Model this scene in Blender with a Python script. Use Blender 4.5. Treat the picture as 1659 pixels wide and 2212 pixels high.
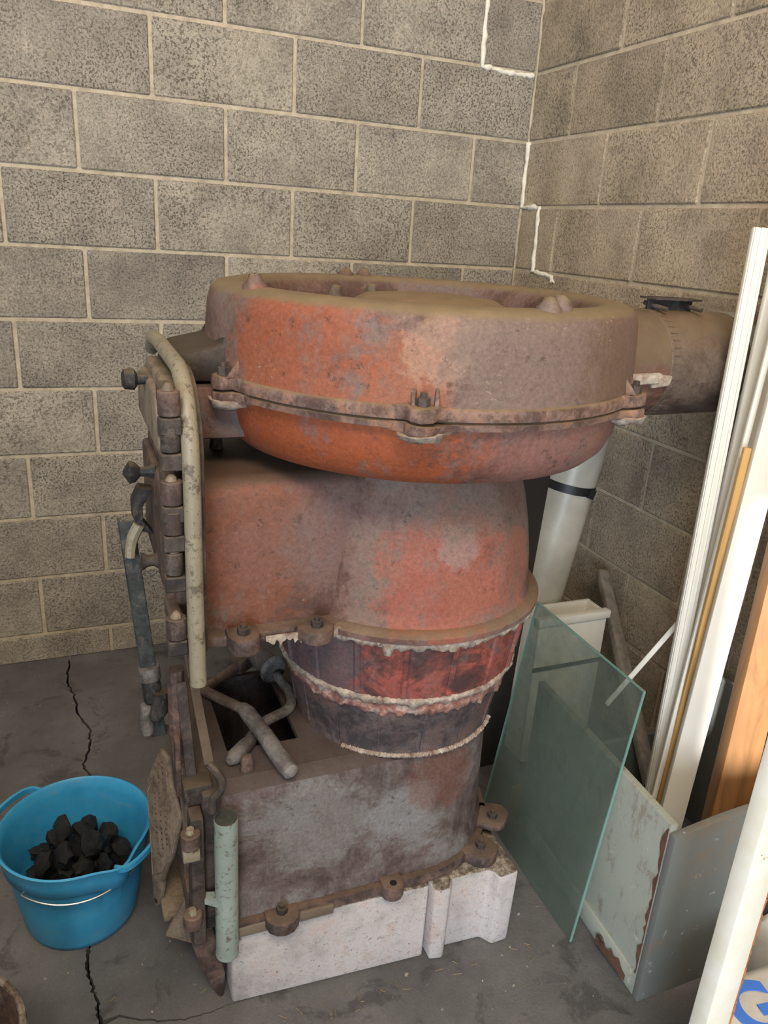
import bpy, bmesh, math, random
from mathutils import Vector, Matrix
R0 = random.Random(7)
for o in list(bpy.data.objects): bpy.data.objects.remove(o)
SC = bpy.context.scene
COL = SC.collection
PI = math.pi

# ------------------------------------------------------------------ camera, world, lights, exposure
cam = bpy.data.cameras.new('camera'); camo = bpy.data.objects.new('camera', cam); COL.objects.link(camo)
_a, _b, _c = .4024, -.3475, .0646
f_ = Vector((math.sin(_a)*math.cos(_b), math.cos(_a)*math.cos(_b), math.sin(_b)))
r_ = Vector((math.cos(_a), -math.sin(_a), 0)); u_ = r_.cross(f_)
rr = r_*math.cos(_c)+u_*math.sin(_c); uu = u_*math.cos(_c)-r_*math.sin(_c)
camo.matrix_world = Matrix(((rr.x, uu.x, -f_.x, -1.4945), (rr.y, uu.y, -f_.y, -2.4768), (rr.z, uu.z, -f_.z, 1.4074), (0, 0, 0, 1)))
cam.sensor_fit = 'VERTICAL'; cam.sensor_height = 36; cam.sensor_width = 27; cam.lens = 36*1661.5/2212
cam.clip_start = .02; SC.camera = camo
SC.view_settings.view_transform = 'Standard'; SC.view_settings.look = 'None'
SC.view_settings.gamma = 1; SC.view_settings.use_curve_mapping = False
SC.view_settings.exposure = 0.08
W = bpy.data.worlds.new('world'); SC.world = W; W.use_nodes = True
W.node_tree.nodes['Background'].inputs[0].default_value = (.62, .78, 1, 1)
W.node_tree.nodes['Background'].inputs[1].default_value = 1.0

def area(name, loc, target, sx, sy, power, col):
    l = bpy.data.lights.new(name, 'AREA'); l.shape = 'RECTANGLE'; l.size = sx; l.size_y = sy; l.energy = power; l.color = col
    o = bpy.data.objects.new(name, l); COL.objects.link(o); o.location = loc
    o.rotation_euler = (Vector(target)-Vector(loc)).to_track_quat('-Z', 'Y').to_euler(); return o
# daylight in the wide doorway of the rear wall; an added warm fill lamp, unseen, brightens the upper right wall
area('doorway_daylight', (-3.6, -5.95, 1.2), (-.9, -1.0, .9), 2.2, 2.2, 250, (.78, .89, 1))
area('warm_fill', (-1.8, -3.5, 3.4), (-.1, -1.0, 1.9), 2.0, .8, 100, (1, .83, .62))
sun = bpy.data.lights.new('sun', 'SUN'); sun.energy = 9; sun.angle = .012; sun.color = (1, .98, .94)
suno = bpy.data.objects.new('sun', sun); COL.objects.link(suno); suno.location = (-3, -6, 6)
SUN_TO = Vector((.55, 1, -.5)).normalized()
suno.rotation_euler = SUN_TO.to_track_quat('-Z', 'Y').to_euler()

# ------------------------------------------------------------------ node helpers / materials
class NT:
    def __init__(s, name):
        s.m = bpy.data.materials.new(name); s.m.use_nodes = True; s.t = s.m.node_tree
        s.b = s.t.nodes['Principled BSDF']; s.out = s.t.nodes['Material Output']
        s.tc = s.t.nodes.new('ShaderNodeTexCoord'); s.oi = s.t.nodes.new('ShaderNodeObjectInfo')
    def link(s, a, b): s.t.links.new(a, b)
    def put(s, sock, v):
        if hasattr(v, 'is_output') or isinstance(v, bpy.types.NodeSocket): s.link(v, sock)
        elif isinstance(v, (tuple, list)) and len(v) == 3 and sock.type == 'RGBA': sock.default_value = (*v, 1)
        else: sock.default_value = v
    def coords(s, rand=True, scale=(1, 1, 1), loc=None):
        mp = s.t.nodes.new('ShaderNodeMapping'); s.link(s.tc.outputs['Object'], mp.inputs[0]); mp.inputs['Scale'].default_value = scale
        if rand:
            v = s.t.nodes.new('ShaderNodeVectorMath'); v.operation = 'SCALE'; v.inputs[0].default_value = (13, 7, 19); s.link(s.oi.outputs['Random'], v.inputs['Scale'])
            s.link(v.outputs[0], mp.inputs['Location'])
        return mp.outputs[0]
    def noise(s, vec, scale, detail=4, rough=.6, dist=0):
        n = s.t.nodes.new('ShaderNodeTexNoise'); s.link(vec, n.inputs['Vector']); n.inputs['Scale'].default_value = scale
        n.inputs['Detail'].default_value = detail; n.inputs['Roughness'].default_value = rough; n.inputs['Distortion'].default_value = dist
        return n.outputs['Fac']
    def voro(s, vec, scale, feature='F1'):
        n = s.t.nodes.new('ShaderNodeTexVoronoi'); n.feature = feature; s.link(vec, n.inputs['Vector']); n.inputs['Scale'].default_value = scale
        return n.outputs['Distance']
    def ramp(s, fac, stops):
        r = s.t.nodes.new('ShaderNodeValToRGB'); s.put(r.inputs[0], fac); e = r.color_ramp.elements
        while len(e) < len(stops): e.new(.5)
        for k, (p, c) in zip(e, stops): k.position = p; k.color = (*c, 1) if len(c) == 3 else c
        return r.outputs[0]
    def rng(s, v, a, b, c=0, d=1):
        n = s.t.nodes.new('ShaderNodeMapRange'); n.interpolation_type = 'SMOOTHSTEP'; s.put(n.inputs[0], v)
        for i, k in zip((1, 2, 3, 4), (a, b, c, d)): n.inputs[i].default_value = k
        return n.outputs[0]
    def math(s, op, a, b=0):
        n = s.t.nodes.new('ShaderNodeMath'); n.operation = op; s.put(n.inputs[0], a); s.put(n.inputs[1], b); return n.outputs[0]
    def mix(s, fac, a, b, mode='MIX'):
        n = s.t.nodes.new('ShaderNodeMix'); n.data_type = 'RGBA'; n.blend_type = mode
        s.put(n.inputs[0], fac); s.put(n.inputs[6], a); s.put(n.inputs[7], b); return n.outputs[2]
    def normal_z(s):
        g = s.t.nodes.new('ShaderNodeNewGeometry'); x = s.t.nodes.new('ShaderNodeSeparateXYZ'); s.link(g.outputs['Normal'], x.inputs[0]); return x.outputs[2]
    def dist(s, vec, c):
        n = s.t.nodes.new('ShaderNodeVectorMath'); n.operation = 'DISTANCE'; s.link(vec, n.inputs[0]); n.inputs[1].default_value = c; return n.outputs['Value']
    def done(s, color, rough=.7, metal=0, bump=None, strength=.3, bdist=.004, **kw):
        s.put(s.b.inputs['Base Color'], color); s.put(s.b.inputs['Roughness'], rough); s.put(s.b.inputs['Metallic'], metal)
        if bump is not None:
            b = s.t.nodes.new('ShaderNodeBump'); s.put(b.inputs['Height'], bump); b.inputs['Strength'].default_value = strength; b.inputs['Distance'].default_value = bdist
            s.link(b.outputs[0], s.b.inputs['Normal'])
        for k, v in kw.items(): s.put(s.b.inputs[k.replace('_', ' ')], v)
        return s.m

def srgb(r, g, b):
    f = lambda v: (v/255/12.92 if v/255 < .04045 else ((v/255+.055)/1.055)**2.4)
    return (f(r), f(g), f(b))

def rust(name, stops, scale=7, patches=(), dust=.8, dustcol=srgb(138, 118, 90), rough=.62, rand=False, streak=.35, chips=.0, lilac=.55, chipcol=srgb(190, 180, 170), lo=.45, hi=.85, gain=1.0):
    def tone(q):
        l = .3*q[0]+.55*q[1]+.15*q[2]; return tuple((l+(x-l)*.88)*.64*gain*k for x, k in zip(q, (.98, 1.01, .94)))
    def brown(q):
        l = .3*q[0]+.55*q[1]+.15*q[2]; return tuple(.64*gain*(l+(x-l)*.64)*k for x, k in zip(q, (.98, 1.0, .98)))
    stops = [(p, brown(q)) for p, q in stops]; patches = [(pc, rd, tone(q), a) for pc, rd, q, a in patches]; dustcol = tuple(x*.8 for x in dustcol); chipcol = tone(chipcol)
    n = NT(name); v = n.coords(rand); v2 = n.coords(rand, (1, 1, 1.01))
    big = n.noise(v, scale, 12, .74, .4)
    c = n.ramp(n.rng(big, .3, .7, .1, .9), stops)
    sv = n.coords(rand, (9, 9, .9)); st = n.rng(n.noise(sv, 4, 6, .7), .48, .72)
    c = n.mix(n.math('MULTIPLY', st, streak), c, stops[-1][1])
    wob = n.noise(v, 13, 12, .78)
    for (pc, rad, col, amt) in patches:
        d = n.math('ADD', n.dist(v, pc), n.math('MULTIPLY', n.math('SUBTRACT', wob, .5), rad*2.6))
        c = n.mix(n.rng(d, rad*1.1, rad*.7, 0, amt), c, col)
    lil = n.rng(n.noise(n.coords(rand, (1.3, 1.3, .8)), scale*1.7, 12, .8, .2), .52, .62, 0, lilac)
    c = n.mix(lil, c, tone(srgb(134, 118, 118)))
    fine = n.noise(v, 150, 5, .8)
    c = n.mix(.5, c, n.ramp(fine, [(.30, (.22, .2, .2)), (.5, (.5, .5, .5)), (.72, (.86, .86, .86))]), 'OVERLAY')
    spots = n.rng(n.noise(v, 48, 8, .85), .56, .63); c = n.mix(n.math('MULTIPLY', spots, n.rng(n.noise(v, 6, 3), .4, .6, .1, .75)), c, tone(srgb(66, 44, 44)))
    pale = n.rng(n.noise(v2, 85, 8, .85),   .63, .70, 0, .25); c = n.mix(pale, c, tone(srgb(186, 164, 150)))
    if chips:
        ch = n.rng(n.math('MULTIPLY', n.noise(n.coords(rand, (1, 1, 1.6)), 70, 10, .85, .3), n.rng(n.noise(v, 5, 3), .35, .65, .6, 1)), .60-chips*.06, .66-chips*.06, 0, .8); c = n.mix(ch, c, chipcol)
    dz = n.rng(n.math('ADD', n.normal_z(), n.math('MULTIPLY', n.math('SUBTRACT', wob, .5), .35)), lo, hi)
    c = n.mix(n.math('MULTIPLY', dz, dust), c, n.ramp(n.noise(v, 22, 6), [(.3, tuple(x*.72 for x in dustcol)), (.7, dustcol)]))
    h = n.math('ADD', n.noise(v, 40, 10, .8), n.math('MULTIPLY', fine, .5))
    return n.done(c, rough, .0, h, .5, .004)

BROWN = [(.30, srgb(84, 54, 50)), (.45, srgb(122, 80, 70)), (.58, srgb(142, 98, 88)), (.72, srgb(128, 104, 102))]
M = {}
M['drum_top'] = rust('painted_rust_upper', [(.28, srgb(112, 66, 52)), (.45, srgb(140, 92, 76)), (.58, srgb(148, 104, 92)), (.75, srgb(138, 110, 104))], 6,
    [((-.30, -.22, 1.245), .13, srgb(182, 84, 36), .75), ((-.17, -.33, 1.22), .07, srgb(180, 92, 48), .7), ((-.12, -.35, 1.275), .06, srgb(204, 160, 140), .5), ((.02, -.37, 1.25), .14, srgb(140, 114, 108), .85), ((.26, -.28, 1.24), .18, srgb(128, 96, 80), .8)], dust=.95, chips=.6, chipcol=srgb(226, 200, 170))
M['drum_low'] = rust('painted_rust_lower', [(.28, srgb(120, 58, 40)), (.45, srgb(152, 78, 56)), (.58, srgb(158, 90, 74)), (.75, srgb(140, 100, 96))], 6,
    [((-.27, -.25, 1.13), .24, srgb(186, 84, 24), .95), ((.1, -.37, 1.10), .13, srgb(172, 112, 104), .7)], dust=.4, chips=.2, chipcol=srgb(210, 180, 160))
M['chute'] = rust('painted_rust_chute', [(.28, srgb(110, 64, 50)), (.45, srgb(134, 84, 70)), (.58, srgb(146, 96, 84)), (.75, srgb(134, 108, 108))], 6,
    [((-.36, -.16, .93), .17, srgb(156, 84, 46), .65), ((-.20, -.17, .92), .10, srgb(140, 106, 104), .8)], dust=.75, dustcol=srgb(92, 76, 64), streak=.5, chips=.15)
M['dome'] = rust('painted_rust_dome', [(.28, srgb(126, 78, 66)), (.45, srgb(152, 102, 88)), (.58, srgb(156, 112, 98)), (.75, srgb(146, 118, 104))], 6,
    [((-.02, -.23, .86), .13, srgb(188, 94, 72), .75), ((.13, -.2, .86), .08, srgb(190, 106, 90), .6), ((.0, -.22, .92), .045, srgb(176, 162, 164), .45), ((.0, -.18, 1.02), .11, srgb(138, 116, 106), .6)], dust=.55, streak=.4, chips=.2)
M['pot_hi'] = rust('red_rust_pot', [(.25, srgb(92, 50, 50)), (.45, srgb(148, 52, 38)), (.6, srgb(196, 62, 24)), (.8, srgb(140, 84, 80))], 9,
    [((-.22, -.12, .69), .12, srgb(104, 92, 102), .8)], dust=.2, streak=.3, lilac=.3, gain=1.15)
M['pot_lo'] = rust('purple_rust_pot', [(.30, srgb(70, 58, 66)), (.45, srgb(92, 76, 84)), (.6, srgb(112, 90, 92)), (.78, srgb(136, 84, 74))], 9, dust=.2, streak=.3)
M['base'] = rust('purple_brown_rust_base', [(.28, srgb(86, 62, 60)), (.45, srgb(112, 84, 80)), (.58, srgb(124, 102, 100)), (.75, srgb(140, 132, 136))], 6,
    [((-.22, -.2, .38), .10, srgb(150, 146, 152), .6), ((-.05, -.2, .36), .07, srgb(152, 148, 156), .6), ((.03, -.2, .42), .08, srgb(140, 88, 72), .5)], dust=.8, dustcol=srgb(92, 78, 74), streak=.5, lo=.5)
M['iron'] = rust('dusty_dark_iron', [(.3, srgb(52, 42, 38)), (.5, srgb(80, 64, 56)), (.7, srgb(100, 78, 66))], 14, dust=.5, dustcol=srgb(122, 106, 88), rand=True)
M['iron_red'] = rust('rusty_iron', [(.3, srgb(78, 54, 48)), (.5, srgb(108, 76, 66)), (.7, srgb(138, 96, 80))], 16, dust=.42, dustcol=srgb(132, 114, 98), rand=True)
M['tool'] = rust('grey_tool_steel', [(.3, srgb(84, 80, 80)), (.5, srgb(112, 106, 106)), (.7, srgb(136, 128, 126))], 18, dust=.15, dustcol=srgb(110, 104, 102), rand=True, rough=.5, gain=1.3)
M['tool_red'] = rust('reddish_tool_iron', [(.3, srgb(96, 72, 64)), (.5, srgb(128, 98, 86)), (.7, srgb(150, 118, 104))], 18, dust=.3, rand=True, rough=.55, gain=1.3)
M['bar_rust'] = rust('worn_rusty_rim', [(.3, srgb(90, 68, 56)), (.5, srgb(140, 118, 104)), (.7, srgb(170, 156, 146))], 30, dust=.2, rand=True)
M['collar'] = rust('rusty_collar', [(.3, srgb(96, 54, 38)), (.5, srgb(136, 74, 48)), (.7, srgb(140, 92, 72))], 10, dust=1, dustcol=srgb(120, 100, 78), rand=True, lo=-.1, hi=.3)
M['bar'] = rust('worn_silver_bar', [(.3, srgb(112, 98, 78)), (.5, srgb(150, 138, 116)), (.7, srgb(168, 158, 138))], 18, dust=.2, rand=True, rough=.4, gain=1.3)
M['tan_plate'] = rust('tan_dusty_plate', [(.3, srgb(112, 90, 70)), (.5, srgb(140, 116, 92)), (.7, srgb(152, 128, 104))], 18, dust=.3, rand=True, gain=1.3)
M['flue'] = rust('brown_flue_steel', [(.3, srgb(84, 62, 50)), (.5, srgb(106, 82, 66)), (.7, srgb(122, 98, 82))], 7, dust=.9, dustcol=srgb(136, 114, 90), rand=True, rough=.45, lo=.1, hi=.9, gain=1.3)
M['green_tube'] = None
M['dark_green'] = rust('dark_green_paint', [(.3, srgb(34, 44, 44)), (.5, srgb(48, 60, 60)), (.7, srgb(66, 78, 76))], 20, dust=.3, dustcol=srgb(110, 108, 100), rand=True, rough=.5)
M['black_iron'] = rust('black_iron', [(.3, srgb(26, 24, 26)), (.5, srgb(44, 42, 44)), (.7, srgb(62, 58, 56))], 20, dust=.4, rand=True)

def cement(name, a, b, c3, scale=40):
    n = NT(name); v = n.coords()
    c = n.ramp(n.noise(v, scale, 8, .75), [(.32, a), (.5, b), (.66, c3)])
    return n.done(c, .95, 0, n.noise(v, 90, 6, .75), .6, .004)
M['cement'] = cement('crusty_furnace_cement', srgb(104, 74, 64), srgb(158, 144, 132), srgb(192, 182, 170))
M['mortar'] = cement('pale_mortar', srgb(154, 143, 126), srgb(184, 171, 150), srgb(200, 188, 168), 25)
M['caulk'] = cement('white_caulk', srgb(206, 202, 190), srgb(232, 228, 216), srgb(240, 238, 230), 25)
M['ash'] = cement('brown_ash', srgb(60, 52, 46), srgb(90, 80, 70), srgb(112, 100, 88), 40)

def blockmat(name, dark, mid, light):
    n = NT(name); v = n.coords()
    c = n.ramp(n.noise(v, 6, 8, .7), [(.3, dark), (.5, mid), (.72, light)])
    amt = n.rng(n.noise(v, 2.6, 3), .36, .64, .25, 1)
    grain = n.noise(v, 150, 5, .72); pits = n.rng(grain, .46, .38, 0, 1)
    c = n.mix(n.math('MULTIPLY', pits, n.math('MULTIPLY', amt, .62)), c, tuple(x*.38 for x in dark))
    c = n.mix(.7, c, n.ramp(n.noise(v, 170, 4, .75), [(.3, (.26, .26, .26)), (.7, (.74, .74, .74))]), 'OVERLAY')
    c = n.mix(.5, c, n.ramp(n.oi.outputs['Random'], [(0, (.38, .37, .37)), (.5, (.5, .5, .5)), (1, (.62, .61, .59))]), 'OVERLAY')
    return n.done(c, .95, 0, n.math('SUBTRACT', grain, n.math('MULTIPLY', pits, n.math('MULTIPLY', amt, .5))), 1, .006)
M['block'] = blockmat('grey_concrete_block', srgb(138, 130, 122), srgb(168, 160, 148), srgb(192, 182, 168))
M['block_tan'] = blockmat('tan_concrete_block', srgb(144, 132, 116), srgb(176, 162, 142), srgb(200, 184, 160))

def floor_mat():
    n = NT('dark_concrete'); v = n.coords(False)
    c = n.ramp(n.noise(v, 3.2, 8, .65), [(.3, srgb(76, 76, 78)), (.5, srgb(94, 93, 95)), (.7, srgb(112, 111, 112))])
    c = n.mix(n.rng(n.noise(v, 9, 6, .7, .6), .53, .64, 0, .6), c, srgb(52, 51, 54))
    c = n.mix(n.rng(n.noise(v, 45, 8, .82), .585, .64, 0, .45), c, srgb(132, 128, 120))
    c = n.mix(.4, c, n.ramp(n.noise(v, 220, 3, .7), [(.3, (.35, .35, .35)), (.7, (.66, .66, .66))]), 'OVERLAY')
    return n.done(c, n.rng(n.noise(v, 5, 4), .3, .7, .5, .8), 0, n.math('ADD', n.noise(v, 30, 8, .7), n.noise(v, 150, 3, .7)), .25, .004)
M['floor'] = floor_mat()
def plain(name, col, rough=.6, var=.12, scale=12, bump=.1, **kw):
    n = NT(name); v = n.coords()
    c = n.ramp(n.noise(v, scale, 6, .65), [(.3, tuple(x*(1-var) for x in col)), (.7, tuple(min(1, x*(1+var)) for x in col))])
    return n.done(c, rough, 0, n.noise(v, scale*6, 4), bump, .002, **kw)
M['dark'] = plain('recess_black', (.006, .006, .006), .95)  # flat black put in for the shade inside holes, groove and pit
M['blue'] = plain('blue_plastic', srgb(58, 158, 208), .42, .10, 9, .12)
def bluemat():
    n = NT('scuffed_blue_plastic'); v = n.coords(False)
    c = n.ramp(n.noise(v, 8, 6, .65), [(.3, srgb(38, 136, 190)), (.7, srgb(66, 164, 214))])
    c = n.mix(n.rng(n.noise(n.coords(False, (1, 1, 2.5)), 16, 8, .8, 1), .53, .66, 0, .45), c, srgb(120, 146, 156))
    return n.done(c, .45, 0, n.noise(v, 40, 4), .1, .002)
M['blue'] = bluemat()
M['wire'] = plain('galvanised_wire', srgb(150, 150, 150), .35, .1, 12, .1, Metallic=.8)
M['galv'] = plain('galvanised_sheet', srgb(150, 154, 150), .45, .25, 40, .1, Metallic=.4)
M['coal'] = plain('black_coal', (.005, .005, .006), .6, .5, 30, .5)
M['white_wood'] = plain('white_painted_wood', srgb(226, 224, 216), .45, .05, 8, .05)
M['white_plastic'] = plain('white_plastic_pipe', srgb(176, 170, 156), .35, .30, 5, .04)
M['dark_wood'] = plain('shade_dark_wood', srgb(46, 42, 38), .7)  # wood made near-black, with the furnace's shade put into its colour
M['strap'] = plain('black_tape', (.012, .012, .013), .5)
M['paper'] = plain('white_woven_sack', srgb(206, 204, 200), .6, .1, 20, .3)
M['print'] = plain('blue_print', srgb(62, 118, 216), .6, .06)
M['straw'] = plain('straw_bits', srgb(128, 112, 84), .8)
M['pebble'] = plain('pale_crumbs', srgb(150, 142, 130), .9)
def postmat():
    n = NT('white_paint_with_rust'); v = n.coords(False)
    c = n.ramp(n.noise(v, 10, 5), [(.3, srgb(226, 220, 196)), (.6, srgb(240, 238, 228))])
    c = n.mix(n.rng(n.noise(v, 26, 8, .75), .66, .70), c, srgb(150, 96, 60))
    return n.done(c, .5, 0, n.noise(v, 60, 4), .15, .002)
M['post'] = postmat()
M['rust_edge'] = plain('orange_rust', srgb(178, 110, 72), .9, .35, 60, .5)
def wood(name, col, ax=2):
    n = NT(name); sc = [26, 26, 26]; sc[ax] = 1.6
    v = n.coords(True, tuple(sc)); g = n.noise(v, 1, 6, .6, 1.2)
    c = n.ramp(g, [(.3, tuple(x*.62 for x in col)), (.5, col), (.7, tuple(min(1, x*1.22) for x in col))])
    k = n.rng(n.voro(n.coords(True, (1, 1, .5)), 9), .05, .11); c = n.mix(k, tuple(x*.3 for x in col), c)
    return n.done(c, .6, 0, g, .15, .002)
M['pine'] = wood('honey_pine', srgb(138, 98, 60)); M['yellow_pine'] = wood('yellow_pine', srgb(196, 156, 96)); M['grey_wood'] = wood('weathered_wood', srgb(132, 124, 116)); M['old_wood'] = wood('old_splinter_wood', srgb(112, 98, 84), 0)
def binmat(name, col):
    n = NT(name); v = n.coords()
    c = n.ramp(n.noise(v, 5, 6, .6), [(.3, tuple(x*.84 for x in col)), (.7, col)])
    c = n.mix(n.rng(n.noise(n.coords(True, (1, 2.2, 1)), 11, 10, .8, .15), .52, .62, 0, .65), c, srgb(120, 108, 94))
    c = n.mix(n.rng(n.noise(v, 32, 8, .8), .62, .65, 0, .6), c, srgb(196, 202, 200))
    return n.done(c, .55, 0, n.noise(v, 40, 5), .15, .003)
M['bin_green'] = binmat('grey_green_paint', srgb(158, 162, 152)); M['bin_grey'] = binmat('blue_grey_paint', srgb(112, 116, 114))
def flaked(name, col, under):
    n = NT(name); v = n.coords()
    c = n.ramp(n.noise(v, 14, 6, .6), [(.3, tuple(x*.78 for x in col)), (.7, col)])
    c = n.mix(n.rng(n.noise(v, 90, 10, .8, .3), .555, .60, 0, .9), c, under)
    c = n.mix(n.rng(n.noise(v, 26, 10, .8), .57, .61, 0, .85), c, under)
    return n.done(c, .5, 0, n.noise(v, 60, 6), .25, .003)
M['green_tube'] = flaked('flaked_green_paint', srgb(146, 158, 152), srgb(86, 72, 60)); M['bar'] = flaked('worn_silver_bar', srgb(140, 132, 114), srgb(80, 72, 60))
M['bare_rust'] = plain('bare_brown_patch', srgb(92, 62, 48), .9, .4, 40, .6)
def glassmat():
    n = NT('dusty_green_glass'); v = n.coords(False)
    d = n.rng(n.noise(v, 5, 8, .7), .35, .65, .26, .46)
    spk = n.rng(n.noise(v, 60, 6, .85), .60, .66, 0, .7)
    dust = n.t.nodes.new('ShaderNodeBsdfDiffuse'); dust.inputs[0].default_value = (*srgb(104, 114, 106), 1)
    tr = n.t.nodes.new('ShaderNodeBsdfTransparent'); tr.inputs[0].default_value = (.93, .975, .955, 1)
    gl = n.t.nodes.new('ShaderNodeBsdfGlossy'); gl.inputs['Roughness'].default_value = .08; gl.inputs[0].default_value = (.8, .9, .88, 1)
    lw = n.t.nodes.new('ShaderNodeLayerWeight'); frf = n.math('ADD', n.math('MULTIPLY', n.math('POWER', lw.outputs['Facing'], 4), .8), .07)
    m1 = n.t.nodes.new('ShaderNodeMixShader'); n.link(frf, m1.inputs[0]); n.link(tr.outputs[0], m1.inputs[1]); n.link(gl.outputs[0], m1.inputs[2])
    m2 = n.t.nodes.new('ShaderNodeMixShader'); n.link(n.math('MAXIMUM', d, spk), m2.inputs[0]); n.link(m1.outputs[0], m2.inputs[1]); n.link(dust.outputs[0], m2.inputs[2])
    n.link(m2.outputs[0], n.out.inputs[0]); return n.m
M['glass'] = glassmat(); M['glass_edge'] = plain('green_glass_edge', srgb(110, 146, 138), .2)

# ------------------------------------------------------------------ mesh helpers
def basis(d):
    d = Vector(d).normalized(); a = Vector((0, 0, 1)) if abs(d.z) < .9 else Vector((1, 0, 0))
    u = d.cross(a).normalized(); return u, d.cross(u).normalized(), d
class MB:
    def __init__(s): s.v = []; s.f = []
    def add(s, v, f): k = len(s.v); s.v += [Vector(x) for x in v]; s.f += [tuple(i+k for i in q) for q in f]; return s
    def box(s, a, b):
        (x0, y0, z0), (x1, y1, z1) = a, b
        return s.add([(x0, y0, z0), (x1, y0, z0), (x1, y1, z0), (x0, y1, z0), (x0, y0, z1), (x1, y0, z1), (x1, y1, z1), (x0, y1, z1)],
                     [(0, 3, 2, 1), (4, 5, 6, 7), (0, 1, 5, 4), (1, 2, 6, 5), (2, 3, 7, 6), (3, 0, 4, 7)])
    def beam(s, p0, p1, w, t, side):      # rectangular bar; side = direction of width w
        p0, p1 = Vector(p0), Vector(p1); d = (p1-p0).normalized(); u = Vector(side); u = (u-d*u.dot(d)).normalized(); n = d.cross(u)
        v = [p+u*a*w/2+n*b*t/2 for p in (p0, p1) for a, b in ((-1, -1), (1, -1), (1, 1), (-1, 1))]
        return s.add(v, [(0, 3, 2, 1), (4, 5, 6, 7), (0, 1, 5, 4), (1, 2, 6, 5), (2, 3, 7, 6), (3, 0, 4, 7)])
    def lathe(s, prof, c, seg=64, wob=None, rnd=None, close=False):
        v = []
        for i, (r, z) in enumerate(prof):
            for k in range(seg):
                t = 2*PI*k/seg; q = r; zz = z
                if wob: q, zz = wob(q, zz, t, i)
                v.append((c[0]+q*math.cos(t), c[1]+q*math.sin(t), c[2]+zz))
        n = len(prof); f = [(i*seg+k, i*seg+(k+1) % seg, (i+1)*seg+(k+1) % seg, (i+1)*seg+k) for i in range(n-1) for k in range(seg)]
        if close: f += [((n-1)*seg+k, (n-1)*seg+(k+1) % seg, (k+1) % seg, k) for k in range(seg)]
        else:
            f.append(tuple(range(seg))[::-1]); f.append(tuple((n-1)*seg+k for k in range(seg)))
        return s.add(v, f)
    def tube(s, path, rad, seg=12, cap=True, flat=None, closed=False):
        path = [Vector(p) for p in path]; n = len(path); rad = rad if isinstance(rad, (list, tuple)) else [rad]*n
        u = None; v = []
        for i, p in enumerate(path):
            a = path[(i-1) % n] if (closed or i) else p; b = path[(i+1) % n] if (closed or i < n-1) else p
            d = (b-a).normalized()
            if u is None: u = basis(d)[0]
            u = (u-d*u.dot(d)).normalized(); w = d.cross(u)
            for k in range(seg):
                t = 2*PI*k/seg; v.append(p+(u*math.cos(t)+w*math.sin(t))*rad[i])
        f = [(i*seg+k, i*seg+(k+1) % seg, (i+1)*seg+(k+1) % seg, (i+1)*seg+k) for i in range(n-1) for k in range(seg)]
        if closed: f += [((n-1)*seg+k, (n-1)*seg+(k+1) % seg, (k+1) % seg, k) for k in range(seg)]
        elif cap: f += [tuple(range(seg))[::-1], tuple((n-1)*seg+k for k in range(seg))]
        return s.add(v, f)
    def cyl(s, p0, p1, r, seg=24, r1=None): return s.tube([p0, p1], [r, r if r1 is None else r1], seg)
    def prism(s, pts, d):                 # planar outline (3-D points) pushed by vector d
        n = len(pts); d = Vector(d); p = [Vector(q) for q in pts]
        return s.add(p+[q+d for q in p], [tuple(range(n))[::-1], tuple(range(n, 2*n))]+[(i, (i+1) % n, (i+1) % n+n, i+n) for i in range(n)])
    def jitter(s, a, rnd=R0):
        s.v = [p+Vector((rnd.uniform(-a, a), rnd.uniform(-a, a), rnd.uniform(-a, a))) for p in s.v]; return s
    def build(s, name, mat, parent=None, bevel=0, seg=2, angle=35, loc=None, sub=0, subc=0):
        me = bpy.data.meshes.new(name); bm = bmesh.new()
        org = Vector(loc) if loc is not None else (Vector(parent['_w']) if parent is not None else Vector())
        vs = [bm.verts.new(p-org) for p in s.v]
        for f in s.f:
            try: bm.faces.new([vs[i] for i in f])
            except ValueError: pass
        bmesh.ops.recalc_face_normals(bm, faces=bm.faces)
        if subc: bmesh.ops.subdivide_edges(bm, edges=bm.edges, cuts=subc, use_grid_fill=True)
        if bevel:
            e = [x for x in bm.edges if len(x.link_faces) == 2 and x.calc_face_angle(0) > .6]
            bmesh.ops.bevel(bm, geom=e, offset=bevel, segments=seg, profile=.5, affect='EDGES', clamp_overlap=True)
        bm.to_mesh(me); bm.free()
        me.materials.append(M[mat] if isinstance(mat, str) else mat)
        for q in me.polygons: q.use_smooth = True
        me.set_sharp_from_angle(angle=math.radians(angle))
        o = bpy.data.objects.new(name, me); COL.objects.link(o)
        if parent is not None:
            o.parent = parent; o.location = org-Vector(parent['_w']); o['_w'] = tuple(org)
        else: o.location = org; o['_w'] = tuple(org)
        return o
def tag(o, label, cat, group=None, kind=None):
    if label: o['label'] = label
    if cat: o['category'] = cat
    if group: o['group'] = group
    if kind: o['kind'] = kind
    return o
def thing(name, loc, label, cat, group=None):
    o = bpy.data.objects.new(name, None); o.empty_display_size = .05; COL.objects.link(o); o.location = loc; o['_w'] = tuple(loc)
    return tag(o, label, cat, group)
def smooth_path(pts, n=6):
    P = [Vector(p) for p in pts]; out = []
    for i in range(len(P)-1):
        a, b, c, d = P[max(i-1, 0)], P[i], P[i+1], P[min(i+2, len(P)-1)]
        for k in range(n):
            t = k/n; out.append(.5*((2*b)+(c-a)*t+(2*a-5*b+4*c-d)*t*t+(3*b-a-3*c+d)*t**3))
    return out+[P[-1]]
def hexnut(p, d, r, h):
    d = Vector(d).normalized(); m = MB(); m.tube([Vector(p), Vector(p)+d*h], r, 6); m.tube([Vector(p)+d*h*.9, Vector(p)+d*h*1.5], r*.5, 8); return m

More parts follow.
